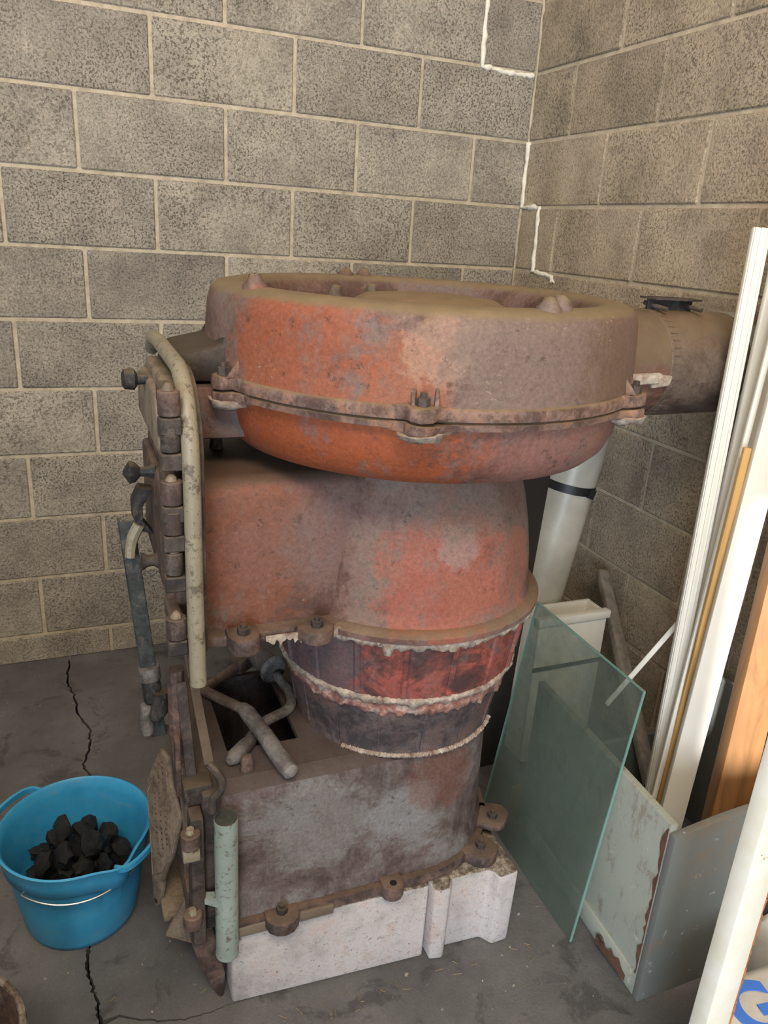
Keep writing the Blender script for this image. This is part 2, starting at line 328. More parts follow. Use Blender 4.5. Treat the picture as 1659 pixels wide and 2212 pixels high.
# ------------------------------------------------------------------ the setting
HC, BL, Z0 = .2032, .4064, .0956          # course height, block length, first bed joint
def struct(name, mb, mat, **k): return tag(mb.build(name, mat, **k), None, None, None, 'structure')
wl = struct('wall_left', MB().box((-5, .004, -.05), (.3, .2, 3.8)), 'mortar')
wr = struct('wall_right', MB().box((.004, -6.2, -.05), (.2, .004, 3.8)), 'mortar')
# rear wall with a doorway and an added high window shaped to throw the sun shaft, side wall and ceiling: they shut the room behind the camera
rear = MB(); YR = -6.0
for x0, x1, z0, z1 in ((-5, -4.75, 0, 2.65), (-2.45, 0, 0, 2.65), (-4.75, -2.45, 2.35, 2.65), (-5, -2.87, 2.65, 3.32), (-2.15, 0, 2.65, 3.32), (-5, 0, 3.32, 3.8)): rear.box((x0, YR-.2, z0), (x1, YR, z1))
struct('wall_rear', rear, 'block')
struct('wall_shade_screen', MB().box((-3.3, -2.8, 0), (-1.98, -2.65, 1.02)), 'block')     # unseen low screen left of the camera, added to shade the lower left wall
struct('wall_side', MB().box((-5.2, YR-.2, -.05), (-5, .2, 3.8)), 'block')
struct('sun_block_slab_1', MB().box((-6.5, YR-2.6, 2.35), (.6, YR-.2, 2.45)), 'grey_wood')       # unseen slab outside, added to keep the sun out of the doorway
struct('wall_sun_block', MB().box((-6.5, YR-2.8, -.05), (.6, YR-2.6, 2.45)), 'block')  # unseen wall outside, added to stop low sun reaching the doorway
struct('ceiling', MB().box((-5.2, YR-.2, 3.8), (.2, .2, 3.9)), 'white_wood')
_bm = {}
def blk(L, H, wall, x, y, z, side):
    key = (round(L, 3), round(H, 3), side)
    if key not in _bm:
        m = MB(); m.box((0, 0, 0), (L, .03, H) if side == 'L' else (.03, L, H))
        o = m.build('block', 'block' if side == 'L' else 'block_tan', None, bevel=.0035, seg=1); _bm[key] = o.data
    else:
        o = bpy.data.objects.new('block', _bm[key]); COL.objects.link(o)
    o.parent = wall; o.location = (x, y, z)
    o.rotation_euler = (R0.uniform(-.003, .003), R0.uniform(-.002, .002), R0.uniform(-.002, .002))
MJ = .0105
for k in range(-1, 12):
    zb = max(Z0+HC*k+MJ/2, 0); zt = Z0+HC*(k+1)-MJ/2 if k >= 0 else Z0-MJ/2
    A = (k % 2 == 0)                        # courses alternate whole and half blocks from the corner
    # left wall
    js = [0]+[(BL*(n+1) if A else BL*(n+.5)) for n in range(7)]
    for a, b in zip(js, js[1:]):
        if a < 2.7: blk(b-a-MJ, zt-zb, wl, -b+MJ/2, -.0015+R0.uniform(-.001, .0015), zb, 'L')
    js = [0]+[.229+BL*n for n in range(6)] if A else [0]+[.434+BL*n for n in range(6)]
    for a, b in zip(js, js[1:]):
        if a < 2.1: blk(b-a-MJ, zt-zb, wr, -.0015+R0.uniform(-.001, .0015)-.0, -b+MJ/2, zb, 'R')
# white caulk run into the stepped crack across the corner
def bead(pts, r, wall, mat='caulk', n=10):
    out = []
    for a, b in zip(pts, pts[1:]):
        a, b = Vector(a), Vector(b)
        for k in range(n): out.append(a.lerp(b, k/n))
    out.append(Vector(pts[-1])); m = MB()
    rs = [r*R0.uniform(.65, 1.35) for _ in out]; out = [p+Vector([R0.uniform(-.002, .002) for _ in range(3)]) for p in out]
    m.tube(out, rs, 7); o = m.build('crack_filler', mat, wall, angle=80); return o
wl['_w'] = (0, 0, 0); wr['_w'] = (0, 0, 0)
zl = lambda k: Z0+HC*k
bead([(-.2032, .001, zl(10)), (-.2032, .001, zl(9)), (-.10, .0, zl(9)-.008), (-.01, .0, zl(9)-.008)], .008, wl)
bead([(-.001, -.004, zl(8)), (-.001, -.006, zl(7)), (.0, -.115, zl(7)), (.0, -.125, zl(6)), (.0, -.24, zl(6)-.01), (.0, -.255, zl(6)-.03)], .008, wr)
bead([(-.002, -.002, 2.5), (-.002, -.002, zl(7))], .005, wl, 'mortar', 40)
bead([(-.002, -.002, zl(7)), (-.002, -.002, .0)], .005, wl, 'mortar', 40)

# floor slabs parted by the crack that runs from the wall under the blue tub
crack = [(-1.556, .004), (-1.562, -.066), (-1.568, -.165), (-1.549, -.239), (-1.541, -.343), (-1.509, -.436), (-1.512, -.514), (-1.533, -.592), (-1.512, -.664), (-1.53, -.9), (-1.54, -1.192), (-1.545, -1.24), (-1.537, -1.285), (-1.529, -1.329), (-1.528, -1.363), (-1.526, -1.414), (-1.50, -1.8), (-1.55, -2.4), (-1.5, -6.2)]
branch = [(-1.491, -1.366), (-1.436, -1.395), (-1.379, -1.41), (-1.336, -1.412), (-1.29, -1.408), (-1.2, -1.41)]
def ragged(pts, amp, n=7):
    out = []
    for a, b in zip(pts, pts[1:]):
        for k in range(n):
            t = k/n; out.append((a[0]+(b[0]-a[0])*t+R0.uniform(-amp, amp), a[1]+(b[1]-a[1])*t+R0.uniform(-amp, amp)*.6))
    out.append(pts[-1]); return out
cr = ragged(crack, .0035)
fl = struct('floor', MB().box((-5.2, -8.8, -.09), (.3, .2, -.05)), 'dark'); fl['_w'] = (0, 0, 0); fl.location = (0, 0, 0)
left = [(x-.002-R0.uniform(0, .0025), y, 0) for x, y in cr]
MB().prism([(-5.1, .004, 0)]+left+[(-5.1, -6.2, 0)], (0, 0, -.05)).build('floor_slab', 'floor', fl, angle=30)
right = [(x+.002+R0.uniform(0, .0025), y, 0) for x, y in cr]
bi = min(range(len(cr)), key=lambda i: abs(cr[i][1]+1.372) + (0 if cr[i][1] > -1.45 else 9))
br = ragged(branch, .003, 6)
notch = [(x, y+.0025*(1-i/len(br)), 0) for i, (x, y) in enumerate(br)]+[(x, y-.0025*(1-i/len(br))-.0005, 0) for i, (x, y) in reversed(list(enumerate(br)))]
MB().prism(right[:bi]+notch+right[bi+1:]+[(.2, -6.2, 0), (.2, .004, 0)], (0, 0, -.05)).build('floor_slab', 'floor', fl, angle=30)
MB().box((-5.2, -8.8, -.05), (.3, -6.2, -.001)).build('floor_slab', 'pebble', fl)
# ------------------------------------------------------------------ OBJECTS
# --- concrete blocks under the furnace
def rough_block(outline, h, loc, label):
    m = MB(); m.prism([(x, y, 0) for x, y in outline], (0, 0, h)); m.jitter(.002)
    o = m.build('concrete_block', 'white_block', None, bevel=.006, seg=2, loc=loc, angle=50)
    o.location = loc; return tag(o, label, 'concrete block')
def whiteblock():
    n = NT('whitewashed_block'); v = n.coords(False)
    c = n.ramp(n.noise(v, 7, 8, .7), [(.35, srgb(160, 154, 153)), (.5, srgb(194, 187, 187)), (.65, srgb(208, 202, 203))])
    c = n.mix(n.rng(n.noise(v, 14, 8, .75), .53, .64, 0, .5), c, srgb(176, 146, 134))
    g = n.rng(n.noise(v, 120, 6, .8), .43, .36, 0, .8); c = n.mix(g, c, srgb(110, 100, 96))
    top = n.rng(n.math('ADD', n.normal_z(), n.math('MULTIPLY', n.math('SUBTRACT', n.noise(v, 40, 6, .8), .5), .9)), .45, .8)
    c = n.mix(top, c, n.ramp(n.noise(v, 60, 6, .8), [(.35, srgb(52, 46, 44)), (.5, srgb(116, 104, 92)), (.65, srgb(178, 168, 156))]))
    return n.done(c, .95, 0, n.noise(v, 110, 6, .75), .8, .005)
M['white_block'] = whiteblock()
b1 = [(-1.292, -1.411), (-.899, -1.434), (-.899, -1.24), (-1.292, -1.225)]
rough_block(b1, .188, (-1.1, -1.33, 0), 'long white-stained concrete block under the near front of the furnace base')
b2 = [(-.893, -1.447), (-.862, -1.452), (-.855, -1.438), (-.85, -1.428), (-.765, -1.432), (-.757, -1.442), (-.75, -1.458), (-.708, -1.458), (-.702, -1.2), (-.89, -1.2)]
rough_block(b2, .188, (-.8, -1.33, 0), 'white-stained concrete block with notched end under the rear of the furnace')

# --- the furnace
CX, CY = -.905, -1.20
FR = thing('coal_furnace', (CX, CY, 0), 'rusty round cast-iron coal furnace standing on white-stained concrete blocks', 'furnace')
C = (CX, CY, 0)
# ash-pit base: straight sides, round back; hollow with an opening in the top in front of the pot
def base_outline(e, n=24, xf=-1.318):
    r = .2+e
    p = [(xf-0*e, CY-r), (CX, CY-r)]+[(CX+r*math.cos(t), CY+r*math.sin(t)) for t in [-PI/2+PI*k/n for k in range(1, n)]]+[(CX, CY+r), (xf, CY+r)]
    return p
ZB, ZT = .215, .488
m = MB()
prof = [(.014, ZB-.0), (.012, ZB+.012), (.003, ZB+.03), (.0, ZT-.06), (-.003, ZT-.03), (-.010, ZT-.011), (-.026, ZT-.002), (-.040, ZT)]
rings = [base_outline(e) for e, z in prof]; n0 = len(rings[0])
V = [(x, y, prof[i][1]) for i, rg in enumerate(rings) for x, y in rg]
F = [(i*n0+k, i*n0+(k+1) % n0, (i+1)*n0+(k+1) % n0, (i+1)*n0+k) for i in range(len(rings)-1) for k in range(n0)]
m.add(V, F)
m.build('ash_pit', 'base', FR, angle=40)
# top plate of the base with a rectangular opening
hx0, hx1, hy0, hy1 = -1.272, -1.135, -1.285, -1.03
top = MB(); q = base_outline(-.038)
xs = -1.135
top.prism([(-1.318, CY-.162, ZT), (xs, CY-.162, ZT), (xs, hy0, ZT), (-1.318, hy0, ZT)], (0, 0, -.012))
top.prism([(-1.318, hy1, ZT), (xs, hy1, ZT), (xs, CY+.162, ZT), (-1.318, CY+.162, ZT)], (0, 0, -.012))
top.prism([(-1.318, hy0, ZT), (hx0, hy0, ZT), (hx0, hy1, ZT), (-1.318, hy1, ZT)], (0, 0, -.012))
top.prism([(xs, CY-.162, ZT)]+[(x, y, ZT) for x, y in q[1:-1]]+[(xs, CY+.162, ZT)], (0, 0, -.012))
top.build('ash_pit_top', 'base', FR, angle=40)
MB().box((-1.31, CY-.15, .235), (-.82, CY+.15, .245)).build('ash_pit_floor', 'dark', FR)
# bottom flange with lugs
m = MB(); o1 = base_outline(.026); o2 = base_outline(-.005)
for a in range(len(o1)-1):
    p = [(o1[a][0], o1[a][1], .192), (o1[a+1][0], o1[a+1][1], .192), (o2[a+1][0], o2[a+1][1], .192), (o2[a][0], o2[a][1], .192)]
    m.prism(p, (0, 0, .022))
fl_o = m.build('base_flange', 'iron_red', FR, bevel=0)
def lug(c, ang, L, w, h, name='lug', mat='iron_red', hole=True, nut=True):
    c = Vector(c); d = Vector((math.cos(ang), math.sin(ang), 0)); s = Vector((-d.y, d.x, 0)); m = MB(); pts = [c-s*w-d*.02, c-s*w]
    for k in range(7): t = -PI/2+PI*k/6; pts.append(c+d*(L*.5+math.cos(t)*w*.9)+s*math.sin(t)*w)
    pts += [c+s*w, c+s*w-d*.02]; m.prism(pts, (0, 0, h)); o = m.build(name, mat, FR, bevel=.003)
    if nut: hexnut(c+d*L*.35+Vector((0, 0, h-.001)), (0, 0, 1), .011, .012).build('bolt', 'iron', o, bevel=.0)
    elif hole: MB().cyl(c+d*L*.55+Vector((0, 0, h-.006)), c+d*L*.55+Vector((0, 0, h+.0006)), .007, 14).build('bolt_hole', 'dark', o)
    return o
lug((-1.20, CY-.215, .192), -PI/2, .03, .032, .026)
lug((-.98, CY-.222, .192), -PI/2, .02, .022, .03, nut=False)
lug((CX+.13, CY-.185, .192), -PI/3.4, .04, .034, .024)
lug((CX+.20, CY-.105, .198), -PI/7, .05, .03, .016, nut=False)
lug((CX+.19, CY-.13, .212), -PI/5, .03, .03, .014, nut=True)
# fire pot
def ribs(q, z, t, i): return q, z
m = MB(); m.lathe([(.206, ZT-.004), (.204, ZT+.006), (.207, ZT+.03), (.2165, .56), (.224, .60), (.227, .63)], C, 72)
m.build('lower_pot', 'pot_lo', FR)
m = MB(); m.lathe([(.232, .625), (.237, .635), (.244, .68), (.252, .735), (.258, .752)], C, 72); up = m.build('upper_pot', 'pot_hi', FR)
for k in range(18):
    t = math.radians(-170+k*20); c, s = math.cos(t), math.sin(t); m = MB()
    m.beam((CX+c*.238, CY+s*.238, .638), (CX+c*.2535, CY+s*.2535, .75), .012, .010, (-s, c, 0)); m.build('rib', 'pot_hi', up, bevel=.003, seg=1)
for k in range(16):
    t = math.radians(-165+k*22.5); c, s = math.cos(t), math.sin(t); m = MB()
    m.beam((CX+c*.206, CY+s*.206, .50), (CX+c*.2245, CY+s*.2245, .615), .005, .004, (-s, c, 0)); m.build('rib', 'pot_lo', FR, bevel=.001, seg=1)
rw = random.Random(3)
def crust(z, r, h, d, name, drip, mat='cement', a0=-180, a1=180):
    m = MB(); seg = 300; n = 6
    V = []; raw = [abs(rw.gauss(0, 1))*(2.2 if rw.random() < .08 else .7) for _ in range(seg+4)]
    for k in range(seg+1):
        t = math.radians(a0+(a1-a0)*k/seg); dz = drip*(raw[k]+raw[k+1]+raw[k+2])/3; dr = rw.uniform(-.3, .4)*d
        for j in range(n):
            a = -PI/2+PI*j/(n-1); rr_ = r+(d+dr)*math.cos(a)-.004*(j in (0, n-1)); zz = z+h*math.sin(a)-(dz if j < 2 else 0)+rw.uniform(-.0015, .0015)
            V.append((CX+rr_*math.cos(t), CY+rr_*math.sin(t), zz))
    m.add(V, [(k*n+j, (k+1)*n+j, (k+1)*n+j+1, k*n+j+1) for k in range(seg) for j in range(n-1)]); return m.build(name, mat, FR, angle=70)
M['crust_red'] = cement('flaking_red_crust', srgb(96, 62, 56), srgb(150, 106, 94), srgb(196, 176, 164))
crust(.630, .231, .007, .009, 'cement_bead', .007)
crust(.612, .2235, .012, .006, 'flaked_crust', .012, 'crust_red')
crust(.758, .256, .006, .010, 'cement_bead', .009)
crust(ZT+.002, .204, .004, .006, 'cement_bead', .001, 'cement', -140, -40)
# dome with its rim flange
def domew(q, z, t, i): return q*(1+.010*math.cos(11*t+.6)*(1 if .8 < z < 1.03 else 0)), z
m = MB(); m.lathe([(.262, .757), (.270, .762), (.271, .772), (.264, .779), (.252, .781), (.247, .79), (.2445, .81), (.240, .86), (.231, .92), (.220, .97), (.207, 1.01), (.19, 1.04), (.15, 1.07)], C, 96, domew)
m.build('dome', 'dome', FR, angle=50)
# feed chute from the front to the dome
def rrect(x0, x1, hw, z0, z1, r):
    V = []; prof = []
    for cx_, cz, a0 in ((hw-r, z1-r, 0), (-hw+r, z1-r, 90)):
        for k in range(7): a = math.radians(a0+15*k); prof.append((cx_+r*math.cos(a), cz+r*math.sin(a)))
    prof += [(-hw, z0), (hw, z0)]
    n = len(prof); m = MB(); V = [(x, CY+y, z) for x in (x0, x1) for y, z in prof]
    return m.add(V, [tuple(range(n))[::-1], tuple(range(n, 2*n))]+[(k, (k+1) % n, (k+1) % n+n, k+n) for k in range(n)])
rrect(-1.325, -.93, .15, .775, 1.035, .035).build('feed_chute', 'chute', FR, angle=25)
MB().box((-1.325, CY-.178, .762), (-1.05, CY+.178, .781)).build('chute_flange', 'iron_red', FR, bevel=.004)
lug((-1.262, CY-.18, .758), -PI/2, .02, .026, .03); lug((-1.142, CY-.185, .762), -PI/2.6, .016, .028, .024)
xsf = [-1.225+.0035*k for k in range(40)]
MB().prism([(x, CY-.1865, .776) for x in xsf]+[(x, CY-.1865, .768-abs(rw.gauss(.004, .006))) for x in reversed(xsf)], (0, .003, 0)).build('flaked_paint', 'cement', FR)
for (x, y, h, r, mt) in ((-1.262, -1.16, .07, .012, 'tool'), (-1.12, -1.17, .03, .03, 'iron')):
    MB().tube([(x, y, 1.02), (x, y, 1.02+h*.5), (x+.002, y, 1.02+h)], [r*1.2, r*.8, r*1.1], 10).build('stud', mt, FR)
M['iron_red2'] = rust('flaked_pink_rust', [(.3, srgb(104, 66, 52)), (.48, srgb(142, 96, 78)), (.6, srgb(160, 116, 98)), (.75, srgb(186, 112, 62))], 18, dust=.75, dustcol=srgb(146, 122, 94), chips=.5, chipcol=srgb(190, 170, 150))
M['cover'] = rust('dusty_cover', [(.3, srgb(96, 74, 58)), (.5, srgb(118, 94, 74)), (.7, srgb(134, 110, 88))], 10, dust=.9, dustcol=srgb(142, 118, 88))
# ring radiator (drum): lower half, flange, upper half, sunken cover
m = MB(); m.lathe([(.0, 1.052), (.24, 1.052), (.296, 1.056), (.326, 1.066), (.345, 1.084), (.357, 1.112), (.363, 1.14), (.366, 1.16)], C, 96); m.build('lower_drum', 'drum_low', FR, angle=50)
m = MB(); m.lathe([(.36, 1.156), (.377, 1.157), (.379, 1.166), (.372, 1.169), (.381, 1.171), (.383, 1.184), (.378, 1.190), (.366, 1.191)], C, 96, lambda q, z, t, i: (q+rw.uniform(-.0008, .0008), z)); m.build('drum_flange', 'iron_red2', FR, angle=60)
m = MB(); m.lathe([(0.3780, 1.188), (0.3755, 1.205), (0.3730, 1.26), (0.3700, 1.29), (0.3650, 1.306), (0.3550, 1.316), (.335, 1.3205), (.318, 1.3205), (.304, 1.316), (.296, 1.304), (.292, 1.285), (.29, 1.245)], C, 96); m.build('upper_drum', 'drum_top', FR, angle=55)
m = MB(); m.lathe([(.295, 1.25), (.294, 1.262), (.27, 1.276), (.20, 1.281), (.0, 1.283)], C, 64); cv = m.build('sunken_cover', 'cover', FR)
m = MB(); m.lathe([(.15, 1.275), (.145, 1.290), (.12, 1.303), (.06, 1.308), (.0, 1.309)], (CX+.03, CY+.03, 0), 40); m.build('raised_disc', 'cover', cv)
def bump(x, y, z, r, h, par=FR, mat='drum_top'):
    m = MB(); m.lathe([(r, -.006), (r*.85, h*.25), (r*.55, h*.7), (r*.42, h), (r*.2, h*1.08), (0, h*1.1)], (x, y, z), 9); m.jitter(.0012); return m.build('casting_stub', mat, par, angle=50)
for a, rr_, zz, h in ((-163, .335, 1.318, .02), (-82, .332, 1.318, .018), (-77, .325, 1.318, .02), (95, .33, 1.318, .014), (88, .33, 1.318, .014)):
    t = math.radians(a); bump(CX+rr_*math.cos(t), CY+rr_*math.sin(t), zz, .021, h)
for x, y in ((-1.016, -1.053), (-.917, -.985)): bump(x, y, 1.280, .022, .028, cv, 'cover')
def drum_lug(a, par=FR):
    t = math.radians(a); d = Vector((math.cos(t), math.sin(t), 0)); s = Vector((-d.y, d.x, 0)); c = Vector((CX, CY, 0))+d*.366; m = MB()
    for z0, z1 in ((1.152, 1.168), (1.172, 1.192)):
        pts = [c-s*.055+Vector((0, 0, z0)), c-s*.03+d*.018+Vector((0, 0, z0))]
        for k in range(5): u = -PI/2+PI*k/4; pts.append(c+d*(.020+.022*math.cos(u))+s*.024*math.sin(u)+Vector((0, 0, z0)))
        pts += [c+s*.03+d*.018+Vector((0, 0, z0)), c+s*.055+Vector((0, 0, z0))]; m.prism(pts, (0, 0, z1-z0))
    m.jitter(.0015); o = m.build('drum_lug', 'iron_red2', par, bevel=.003)
    for e in (-1, 1):
        w = MB(); p = c+s*e*.016
        w.prism([p+Vector((0, 0, 1.190)), p+d*.028+Vector((0, 0, 1.190)), p+d*.012+Vector((0, 0, 1.210)), p+Vector((0, 0, 1.228))], s*.006); w.jitter(.001).build('web', 'iron_red2', o, bevel=.0015)
    hexnut(c+d*.022+Vector((0, 0, 1.190)), (0, 0, 1), .010, .014).build('bolt', 'iron', o)
    MB().lathe([(.0, 1.138), (.012, 1.140), (.03, 1.146), (.034, 1.154)], tuple(c+d*.012), 12).jitter(.003).build('cement_dab', 'cement', o, angle=70)
    return o
for a in (-163, -113, -50, 25, 90): drum_lug(a)
M['dark_brown'] = rust('dark_brown_iron', [(.3, srgb(50, 36, 28)), (.5, srgb(66, 48, 36)), (.7, srgb(82, 62, 46))], 10, dust=.5, dustcol=srgb(84, 68, 50), lilac=.1)
# clean-out duct from the drum to the front
m = MB(); m.box((-1.338, CY-.095, 1.085), (-1.16, CY+.095, 1.172)); m.build('duct_lower', 'chute', FR, bevel=.012)
m = MB(); m.prism([(-1.338, CY-.09, 1.176), (-1.16, CY-.09, 1.176), (-1.16, CY-.09, 1.245), (-1.272, CY-.09, 1.245), (-1.275, CY-.09, 1.232), (-1.338, CY-.09, 1.218)], (0, .18, 0)); m.build('duct_upper', 'dark_brown', FR, bevel=.008)
# front plate, its rolled edge bars, doors and hinges (the front faces the open side of the room)
XF = -1.338
def front_outline(y0, y1, z0, z1, r, x, n=8):
    p = [(x, y0, z0), (x, y1, z0)]
    for k in range(n+1): a = PI/2*k/n; p.append((x, y1-r+r*math.cos(a), z1-r+r*math.sin(a)))
    for k in range(n+1): a = PI/2+PI/2*k/n; p.append((x, y0+r+r*math.cos(a), z1-r+r*math.sin(a)))
    return p
MB().prism(front_outline(CY-.232, CY+.232, .79, 1.205, .11, XF+.012), (-.012, 0, 0)).build('upper_front_plate', 'iron', FR, bevel=.003)
pth = [(XF-.006, CY-.246, .745), (XF-.008, CY-.246, .9), (XF-.008, CY-.244, 1.05)]
for k in range(9): a = PI/2*k/8; pth.append((XF-.008, CY-.13-.112*math.cos(a), 1.085+.124*math.sin(a)))
pth += [(XF-.008, CY+.10, 1.211), (XF-.008, CY+.19, 1.205), (XF-.008, CY+.225, 1.18)]
MB().tube(pth, .0125, 14).build('edge_bar', 'bar', FR, angle=60)
MB().prism([(XF-.018, CY-.246, .745), (XF+.004, CY-.246, .745), (XF-.02, CY-.236, .80)], (0, .012, 0)).build('bar_foot', 'iron', FR)
def door(z0, z1, y0, y1, r, x, t, name, mat):
    root = MB().prism(front_outline(y0, y1, z0, z1, r, x), (-t, 0, 0)).build(name, mat, FR, bevel=.008, seg=3)
    i = .022; MB().prism(front_outline(y0+i, y1-i, z0+i*.8, z1-i*.8, max(r-i, .01), x-t+.004), (-.016, 0, 0)).build('raised_panel', mat, root, bevel=.007, seg=3)
    return root
d1 = door(1.062, 1.186, CY-.175, CY+.175, .085, XF, .030, 'smoke_door', 'tan_plate')
d2 = door(.825, 1.045, CY-.185, CY+.185, .02, XF, .026, 'feed_door', 'iron_red')
MB().tube([(-1.376, CY, 1.165), (-1.392, CY, 1.165), (-1.397, CY, 1.165), (-1.412, CY, 1.165), (-1.416, CY, 1.165)], [.008, .009, .017, .016, .010], 14).build('knob', 'black_iron', d1)
MB().tube([(-1.374, CY-.03, 1.02), (-1.385, CY-.03, 1.02), (-1.397, CY-.03, 1.02), (-1.405, CY-.03, 1.02), (-1.414, CY-.03, 1.02), (-1.424, CY-.03, 1.02)], [.014, .009, .008, .017, .020, .003], 8).build('knob', 'black_iron', d2)
MB().tube([(-1.374, CY-.03, .862), (-1.382, CY-.03, .862), (-1.392, CY-.03, .862), (-1.402, CY-.03, .862)], [.016, .010, .010, .016], 12).build('knob', 'iron', d2)
lt = MB().prism([(-1.378, CY-.02, .985), (-1.40, CY-.02, .99), (-1.412, CY-.02, .965), (-1.412, CY-.02, .94), (-1.40, CY-.02, .912), (-1.378, CY-.02, .905), (-1.395, CY-.02, .93), (-1.395, CY-.02, .955)], (0, .03, 0)).build('latch', 'black_iron', d2, bevel=.002)
MB().tube(smooth_path([(-1.402, CY-.02, .925), (-1.412, CY-.02, .905), (-1.417, CY-.02, .885), (-1.419, CY-.022, .868)], 4), [.010]*6+[.009]*7, 8).build('latch_tip', 'bar', lt)
for zc, big in ((1.178, 1), (1.128, 0), (1.052, 1), (1.008, 1), (.945, 0), (.84, 1)):
    hx, hy = -1.372, CY-.232
    h = MB().tube([(hx, hy, zc-.018), (hx, hy, zc+.016)], .0155 if big else .0135, 10).build('hinge_knuckle', 'iron_red' if big else 'iron', FR, bevel=.0015, seg=1)
    MB().tube([(hx, hy, zc+.014), (hx, hy, zc+.022), (hx, hy, zc+.026)], [.009, .007, .003], 8).build('pin_head', 'tan_plate', h)
    MB().box((hx-.014, hy-.012, zc-.044), (-1.357, hy+.012, zc-.020)).build('hinge_bracket', 'iron', h, bevel=.002, seg=1)
    MB().box((hx-.008, hy+.006, zc-.016), (hx+.012, CY-.15, zc+.014)).build('hinge_leaf', 'iron', h, bevel=.003, seg=1)
# shaker lever hanging at the front
lv = MB(); a, b = Vector((-1.421, -1.20, .925)), Vector((-1.388, -1.245, .52)); lv.beam(a, b, .026, .005, (1, -.1, 0)); lv.beam(a+Vector((-.012, .012, 0)), b+Vector((-.012, .012, 0)), .024, .004, (0, 1, 0))
lv = lv.build('shaker_lever', 'dark_green', FR, bevel=.001, seg=1)
def on(t): return a.lerp(b, t)
MB().tube([on(.66), on(.72)], .019, 12).build('collar', 'tool', lv); MB().tube([on(.72), on(.82)], .0165, 12).build('socket', 'dark_green', lv)
MB().tube([on(.80)+Vector((.012, -.01, .012)), on(.86)+Vector((.008, -.01, 0)), on(.9)+Vector((-.004, -.01, 0))], [.015, .016, .012], 12).build('socket', 'black_iron', lv)
MB().tube([on(.86)+Vector((-.014, 0, .01)), on(.92)+Vector((-.018, 0, 0)), on(.98)+Vector((-.017, 0, 0))], [.010, .014, .011], 12).build('thumb_nut', 'tool', lv)
MB().beam((-1.392, -1.23, .53), (-1.34, -1.23, .50), .016, .01, (0, 1, 0)).build('lever_arm', 'iron', lv)
# lower front: plate, rolled green edge, ash door with cast plate, draft slide, feet
lp = MB().prism([(XF+.03, CY-.205, .20), (XF+.03, CY+.205, .20), (XF+.03, CY+.215, .505), (XF+.03, CY-.215, .505)], (-.03, 0, 0)).build('lower_front_plate', 'iron', FR, bevel=.003)
gt = MB(); gx, gy, gr = -1.302, -1.43, .0205; n = 14
ring = [(gx+gr*math.cos(math.radians(-20-250*k/n)), gy+gr*math.sin(math.radians(-20-250*k/n))) for k in range(n+1)]
inn = [(gx+(gr-.003)*math.cos(math.radians(-20-250*k/n)), gy+(gr-.003)*math.sin(math.radians(-20-250*k/n))) for k in range(n+1)]
gt.prism([(x, y, .165) for x, y in ring]+[(x, y, .165) for x, y in reversed(inn)], (0, 0, .30)); gt = gt.build('rolled_edge', 'green_tube', FR, angle=50)
MB().tube([(gx, gy, .462), (gx, gy, .4655)], .0195, 20).build('edge_cap', 'dark_green', gt)
MB().tube([(gx, gy, .160), (gx, gy, .166)], .021, 20).build('edge_lip', 'green_tube', gt)
MB().prism([(gx-.012, gy-.014, .283), (gx-.048, gy+.004, .290), (gx-.045, gy+.016, .290), (gx, gy+.01, .283)], (0, 0, .012)).build('edge_tab', 'green_tube', gt)
foot = [(-1.352, .285), (-1.351, .21), (-1.345, .15), (-1.333, .095), (-1.315, .045), (-1.298, .0), (-1.288, .0), (-1.284, .06), (-1.296, .12), (-1.306, .18), (-1.312, .285)]
for y in (CY-.19, CY+.15): MB().prism([(x-.014, y, z) for x, z in foot], (0, .045, 0)).build('foot', 'iron_red', FR, bevel=.006)
cs = MB().box((-1.362, CY-.232, .195), (-1.338, CY-.19, .475)).build('hinge_casting', 'iron', FR, bevel=.006)
for zc in (.445, .27):
    MB().tube([(-1.362, CY-.236, zc-.016), (-1.362, CY-.236, zc+.012)], .0165, 12).build('hinge_knuckle', 'iron_red', cs, bevel=.002, seg=1)
    MB().tube([(-1.362, CY-.236, zc+.010), (-1.362, CY-.236, zc+.020)], [.0085, .006], 10).build('pin_head', 'bar', cs)
MB().box((-1.376, CY-.246, .402), (-1.348, CY-.226, .424)).build('hinge_bracket', 'bar', cs, bevel=.002)
ad = MB().prism([(-1.338, CY-.17, .14), (-1.338, CY+.16, .14), (-1.338, CY+.16, .47), (-1.338, CY-.17, .47)], (-.018, 0, 0)).build('ash_door', 'tan_plate', FR, bevel=.006)
MB().box((-1.40, CY-.10, .128), (-1.336, CY+.10, .142)).build('door_lip', 'tan_plate', ad, bevel=.004)
MB().prism([(-1.40, CY-.13, .128), (-1.338, CY-.175, .128), (-1.338, CY-.175, .31)], (0, .006, 0)).build('door_cheek', 'tan_plate', ad)
plate = [(-1.385, -1.211, .467), (-1.411, -1.178, .368), (-1.412, -1.202, .263), (-1.413, -1.223, .166), (-1.414, -1.232, .122), (-1.409, -1.243, .112), (-1.402, -1.253, .128), (-1.397, -1.257, .159), (-1.394, -1.256, .198), (-1.377, -1.276, .264), (-1.362, -1.287, .356), (-1.372, -1.252, .406), (-1.374, -1.236, .458)]
